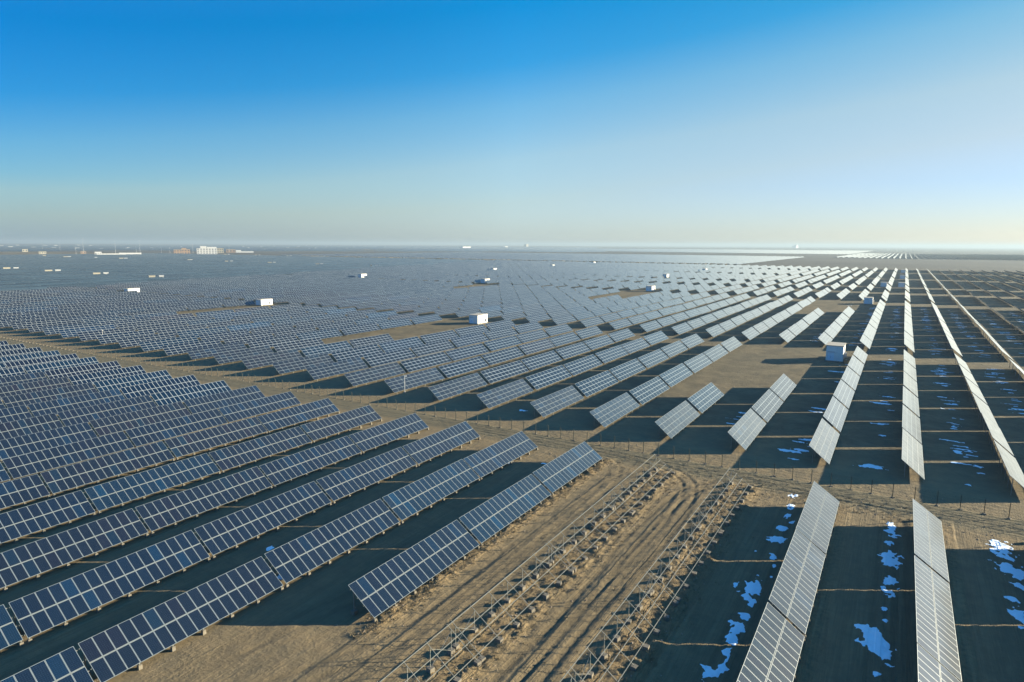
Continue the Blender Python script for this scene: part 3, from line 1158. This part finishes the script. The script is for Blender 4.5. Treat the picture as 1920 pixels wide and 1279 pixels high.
building('office_building', 373, 404, 476.5, 467, M['white'], 'white three-storey office block on the left horizon', 3, 7, 18, ((0.18, 0.48, 3.5), (0.5, 0.98, 2.2)), 'white')
building('office_wing', 404.5, 418, 474.5, 466.5, M['cream'], 'cream wing attached right of the white office block', 2, 4, 14)
building('brick_house', 328, 340.5, 477.5, 469.5, M['orange'], 'orange house, left of the two beside the white office block', 2, 3, 14)
building('brick_house', 342, 355, 477, 469, M['orange'], 'orange house with raised roof, right of the two beside the office block', 2, 3, 14, ((0.05, 0.6, 2.0),))
building('brick_house', 426, 440, 473.5, 468.5, M['orange'], 'orange low house right of the white office block', 1, 3, 14)
building('long_shed', 445, 473, 473.8, 471.5, M['white'], 'low white shed right of the orange low house', 0, 0, 14, ((0.0, 0.3, 2.0),), 'white', 'shed')
building('long_shed', 180, 189, 479.5, 473.8, M['white'], 'white taller shed at the left end of the white walled yard', 1, 3, 14, (), 'white', 'shed')
building('yard_wall', 189.5, 229, 479.5, 476.3, M['white'], 'long white yard wall left part beside the taller shed', 0, 0, 3, (), 'white', 'wall')
building('yard_wall', 229.5, 260, 479, 475, M['white'], 'long white yard building forming the right part of the yard', 0, 0, 10, (), 'white')
building('low_house', 44, 50.5, 472.3, 468.6, M['cream'], 'cream low house farthest left below the horizon', 1, 2, 10)
building('low_house', 75.5, 84.5, 476.5, 473, M['cream'], 'cream low house second from the left below the horizon', 1, 3, 10)
building('low_house', 153, 160, 475.5, 472.5, M['orange'], 'pinkish low house below a thin mast at far left', 1, 2, 10)
building('horizon_tower', 985.5, 992, 463, 458, M['cream'], 'pale tower block on the hazy horizon near the centre', 3, 2, 40, turn=0.9)
building('long_shed', 866, 885, 465.5, 462.7, M['white'], 'pale long shed on the hazy plain left of the tower block', 0, 0, 30, (), 'white', 'shed', 0.7)
building('long_shed', 946, 953, 464, 462, M['white'], 'small pale shed between the long shed and the tower block', 0, 0, 30, (), 'white', 'shed', 0.7)
building('horizon_tower', 1491, 1498, 465.3, 461.5, M['white'], 'white dome-like building on the right horizon', 0, 0, 60, ((0.25, 0.75, 1.5),), 'white', turn=1.0)
spots = [(3, 462), (20, 463.5), (63, 464.5), (101, 465), (146, 466), (190, 467), (237, 466.5), (241, 465), (285, 466), (287, 468.5), (320 + 20, 464), (456, 463.5), (466, 465.5),
         (490, 464), (496, 468.2), (514, 462.4), (522, 466.5), (540, 465), (560, 463), (574, 461.6), (580, 467.2), (592, 465.5), (612, 463.4), (620, 462), (651, 466.5), (664, 464), (675, 461.4), (722, 463.8),
         (773, 462), (827, 463.2), (1022, 461.8), (1028, 461.9), (85, 456.9 + 4), (105, 461), (147, 460.5), (170, 461.2), (33, 460.8)]
for u, v in spots:
    p = ray(u, v)
    dist = p.xy.length
    s = dist / F_PX
    w = rng.uniform(2.5, 5.5) * s
    d = Vector((p.x, p.y, 0)).normalized()
    root = empty('plain_house', (p.x, p.y, 0), (0, 0, math.atan2(-d.x, d.y)))
    tag(root, 'tiny white house scattered on the hazy plain below the horizon', 'house', 'tiny white houses on the plain')
    m = MB()
    m.frame_box((-w / 2, 0, 0), (w, 0, 0), (0, w * .5, 0), (0, 0, 1.1 * s), 0)
    link('walls', m.mesh('plain_house_walls', [M['faded']]), root)
    m = MB()
    m.frame_box((-w / 2 - .5, -.5, 1.1 * s), (w + 1, 0, 0), (0, w * .5 + 1, 0), (0, 0, .15 * s), 0)
    link('roof', m.mesh('plain_house_roof', [M['faded']]), root)

# thin masts
for k, (u, vb, vt) in enumerate(((113, 470, 456), (143, 479, 465), (157, 474, 450), (217, 476, 455), (256, 476, 465), (263, 476, 452), (303, 476, 464), (319, 476, 465), (362, 475, 458), (80, 468, 454), (430, 474, 461))):
    p = ray(u, vb)
    s = p.xy.length / F_PX
    h = (vb - vt) * s
    root = empty('lightning_mast', (p.x, p.y, 0))
    tag(root, '%s thin pale mast from the left along the far left horizon' % ordinal(1 + [80, 113, 143, 157, 217, 256, 263, 303, 319, 362, 430].index(u)), 'mast', 'thin masts on the left horizon')
    m = MB()
    m.cyl((0, 0, 0), (0, 0, h), 0.28, 6, 0, 0.1)
    link('pole', m.mesh('mast_pole', [M['white']]), root)
    m = MB()
    m.box((0, 0, 0.3), 1.6, 1.6, 0.6)
    link('base', m.mesh('mast_base', [M['concrete']]), root)

# shelter strip of shrubs along the far edge of the field, a shaded line
sh = MB()
rs = random.Random(3)
for k in range(700):
    t = rs.random()
    x = -1350 + 1085 * t
    y = 1150 + rs.uniform(-6, 6) + 0.0 * t
    r_ = rs.uniform(1.2, 2.6)
    for q in range(5):
        a = rs.uniform(0, 6.28)
        c = Vector((x + rs.uniform(-r_, r_), y + rs.uniform(-r_, r_), rs.uniform(0.4, 2.6)))
        sh.tri(c + Vector((math.cos(a), math.sin(a), -.6)) * r_ * .7, c + Vector((-math.cos(a), -math.sin(a), -.4)) * r_ * .7, c + Vector((0, 0, 1.0)))
tag(link('shelter_shrubs', sh.mesh('shelter_shrubs', [M['scrub']])), 'dark strip of shrubs along the far edge of the field', 'shrubs', None, 'stuff')

# ---------------------------------------------------------------- snow
SNOW = [(625, 240, 30), (600, 297, 35), (580, 350, 28), (600, 385, 26), (550, 420, 36), (530, 480, 52), (505, 578, 36), (510, 633, 16), (295, 735, 28), (400, 740, 68), (370, 800, 55), (385, 840, 32),
        (345, 910, 36), (310, 975, 60), (270, 1050, 55), (245, 1120, 44), (150, 1230, 62), (220, 1210, 36), (1170, 405, 40), (1165, 445, 44), (1145, 500, 26), (1150, 570, 46), (1160, 600, 58), (1165, 715, 54),
        (1150, 780, 40), (1130, 870, 20), (1135, 935, 15), (1040, 1010, 78), (1105, 1080, 58), (1140, 1140, 46), (1080, 1240, 26), (1765, 510, 55), (1780, 560, 80), (1840, 655, 60), (1880, 740, 36),
        (1835, 815, 40), (1870, 900, 48), (1890, 970, 24), (1735, 420, 20), (420, 683, 10), (235, 718, 14), (495, 690, 8), (405, 548, 16), (165, 920, 7)]
rs = random.Random(11)
sm = MB()


def snow_patch(x0, x1, y0, y1, cell, blobs, thick, grain):
    """old snow lying where a soft field of drifts is above a ragged threshold"""
    nx_, ny_ = int((x1 - x0) / cell), int((y1 - y0) / cell)
    xs, ys = x0 + np.arange(nx_ + 1) * cell, y0 + np.arange(ny_ + 1) * cell
    XX, YY = np.meshgrid(xs, ys)
    F = np.zeros_like(XX)
    for bx, by, rx, ry in blobs:
        i0, i1 = max(0, int((bx - 3 * rx - x0) / cell)), min(nx_ + 1, int((bx + 3 * rx - x0) / cell) + 2)
        j0, j1 = max(0, int((by - 3 * ry - y0) / cell)), min(ny_ + 1, int((by + 3 * ry - y0) / cell) + 2)
        if i0 < i1 and j0 < j1:
            F[j0:j1, i0:i1] += np.exp(-((XX[j0:j1, i0:i1] - bx) / rx) ** 2 - ((YY[j0:j1, i0:i1] - by) / ry) ** 2)
    H = np.full_like(XX, -1.0)
    for j, i in zip(*np.nonzero(F > 0.12)):
        x, y = float(xs[i]), float(ys[j])
        n = noise.noise(Vector((x * grain, y * grain, 1.3))) * 0.6 + noise.noise(Vector((x * grain * 3.1, y * grain * 2.2, 7.7))) * 0.55
        H[j, i] = min(1.0, F[j, i]) + n - 0.56
    Z = {}

    def z(i, j):
        if (i, j) not in Z:
            Z[i, j] = terrain(float(xs[i]), float(ys[j])) + 0.004 + thick * min(1.0, max(0.0, H[j, i] * 3 + 0.05))
        return (float(xs[i]), float(ys[j]), Z[i, j])
    for j in range(ny_):
        for i in range(nx_):
            c = [(i, j), (i + 1, j), (i + 1, j + 1), (i, j + 1)]
            on = [p for p in c if H[p[1], p[0]] > 0]
            if len(on) == 4:
                sm.quad(*[z(*p) for p in c])
            elif len(on) == 3:
                sm.tri(*[z(*p) for p in on])


spots_ = []
for a, b_, w in SNOW:
    p = ray(1280 + a / 2.981, 850 + b_ / 2.981)
    s_ = (p - Vector((0, 0, CAM_H))).length / F_PX
    rad = w / 2.981 * s_ / 2
    spots_.append((p.x, p.y, rad * 1.45, rad * 2.2))
for u, v in ((530, 1083), (536, 1078), (12, 1100), (505, 1028), (958, 868), (1018, 869)):
    p = ray(u, v)
    spots_.append((p.x, p.y, 0.6, 0.6))
snow_patch(-20, 16, 44, 94, 0.08, spots_, 0.05, 0.85)
snow_patch(-80, -36, 30, 94, 0.12, spots_[-6:], 0.04, 0.9)
for x0, dx, dens in ((-20.2, 5.5, .35), (-7.5, 4.8, .8), (5.2, 6.4, 1.0), (18.0, 6.8, 1.0), (30.8, 7.0, .9), (43.7, 6.8, .7), (56.5, 6.8, .6), (69.4, 6.8, .5)):
    bl = []
    y = 111.0
    while y < 430:
        if rs.random() < dens * 0.75 and not (169 < y < 240 and x0 < -19):
            for q in range(rs.randint(1, 4)):
                bl.append((x0 - dx + rs.gauss(0, 0.7), y + rs.uniform(-2.5, 2.5), rs.uniform(.6, 2.3), rs.uniform(.28, .65)))
        y += rs.uniform(2.0, 9.0)
    for ya, yb, cl in ((109, 230, 0.16), (230, 432, 0.3)):
        snow_patch(x0 - dx - 4.5, x0 - dx + 4.5, ya, yb, cl, [q for q in bl if ya < q[1] < yb and not 226 < q[1] < 245], 0.04, 0.7)
p = ray(982, 769)
snow_patch(p.x - 3, p.x + 3, p.y - 3, p.y + 3, 0.15, [(p.x, p.y, 1.5, 0.9)], 0.04, 0.6)
tag(link('snow', sm.mesh('snow', [M['snow']])), 'patches of old snow lying in the shade between the rows', 'snow', None, 'stuff')

# ---------------------------------------------------------------- dry scrub and stones around the racks
sb = MB()
rs = random.Random(21)


def tuft(x, y, size):
    z = terrain(x, y)
    for q in range(rs.randint(6, 11)):
        a = rs.uniform(0, 6.28)
        l = size * rs.uniform(.6, 1.2)
        d = Vector((math.cos(a), math.sin(a), rs.uniform(.5, 1.4))).normalized() * l
        s = Vector((-math.sin(a), math.cos(a), 0)) * 0.028
        o = Vector((x + rs.uniform(-.12, .12), y + rs.uniform(-.12, .12), z))
        sb.tri(o - s, o + s, o + d)


for x0 in (-38.9, -27.5, -16.2):
    for k in range(620):
        y = rs.uniform(37, 93)
        dx = rs.gauss(0.3, 0.7) if x0 < -30 else rs.choice((rs.gauss(0.5, .7), rs.gauss(-2.5, .8), rs.gauss(-1.3, 1.0)))
        tuft(x0 + dx, y, rs.uniform(.12, .36))
for k in range(420):
    tuft(rs.uniform(-46, 6), rs.uniform(90.5, 97), rs.uniform(.1, .25))
for k in range(260):
    tuft(rs.uniform(-40, -12), rs.uniform(36, 92), rs.uniform(.08, .2))
tag(link('dry_scrub', sb.mesh('dry_scrub', [M['scrub']])), 'dry tufts of scrub growing in the churned soil around the racks', 'scrub', None, 'stuff')
st = MB()
for k in range(2600):
    if k < 1700:
        x0 = rs.choice((-38.9, -27.5, -16.2))
        x, y = x0 + rs.gauss(-0.8, 1.6), rs.uniform(37, 94)
    else:
        x, y = rs.uniform(-60, 12), rs.uniform(90, 104)
    r_ = rs.uniform(.03, .12) * rs.uniform(.5, 1.3)
    z = terrain(x, y)
    c = Vector((x, y, z + r_ * .4))
    a = rs.uniform(0, 1.5)
    ring = [c + Vector((math.cos(a + t * 1.5708) * r_ * rs.uniform(.7, 1.3), math.sin(a + t * 1.5708) * r_ * rs.uniform(.7, 1.3), -r_ * .5)) for t in range(4)]
    top = c + Vector((rs.uniform(-.3, .3) * r_, rs.uniform(-.3, .3) * r_, r_ * .6))
    for t in range(4):
        st.tri(ring[t], ring[(t + 1) % 4], top)
tag(link('rubble', st.mesh('rubble', [M['stone']])), 'small stones and clods scattered on the sandy soil', 'rubble', None, 'stuff')

# ---------------------------------------------------------------- haze
hz = MB()
hz.frame_box((-26500, -320, -1.5), (43000, 0, 0), (0, 26800, 0), (0, 0, 75), 0)
hb = NB('haze_air')
pv = hb.n('VolumePrincipled')
pv.inputs['Color'].default_value = (0.40, 0.50, 0.57, 1)
pv.inputs['Density'].default_value = 1.35e-4
pv.inputs['Anisotropy'].default_value = 0.2
hb.t.links.new(pv.outputs[0], hb.out.inputs['Volume'])
tag(link('haze', hz.mesh('haze', [hb.m])), 'pale haze over the plain', 'haze', None, 'stuff')
print('COUNTS', counts, 'objects', len(bpy.data.objects))
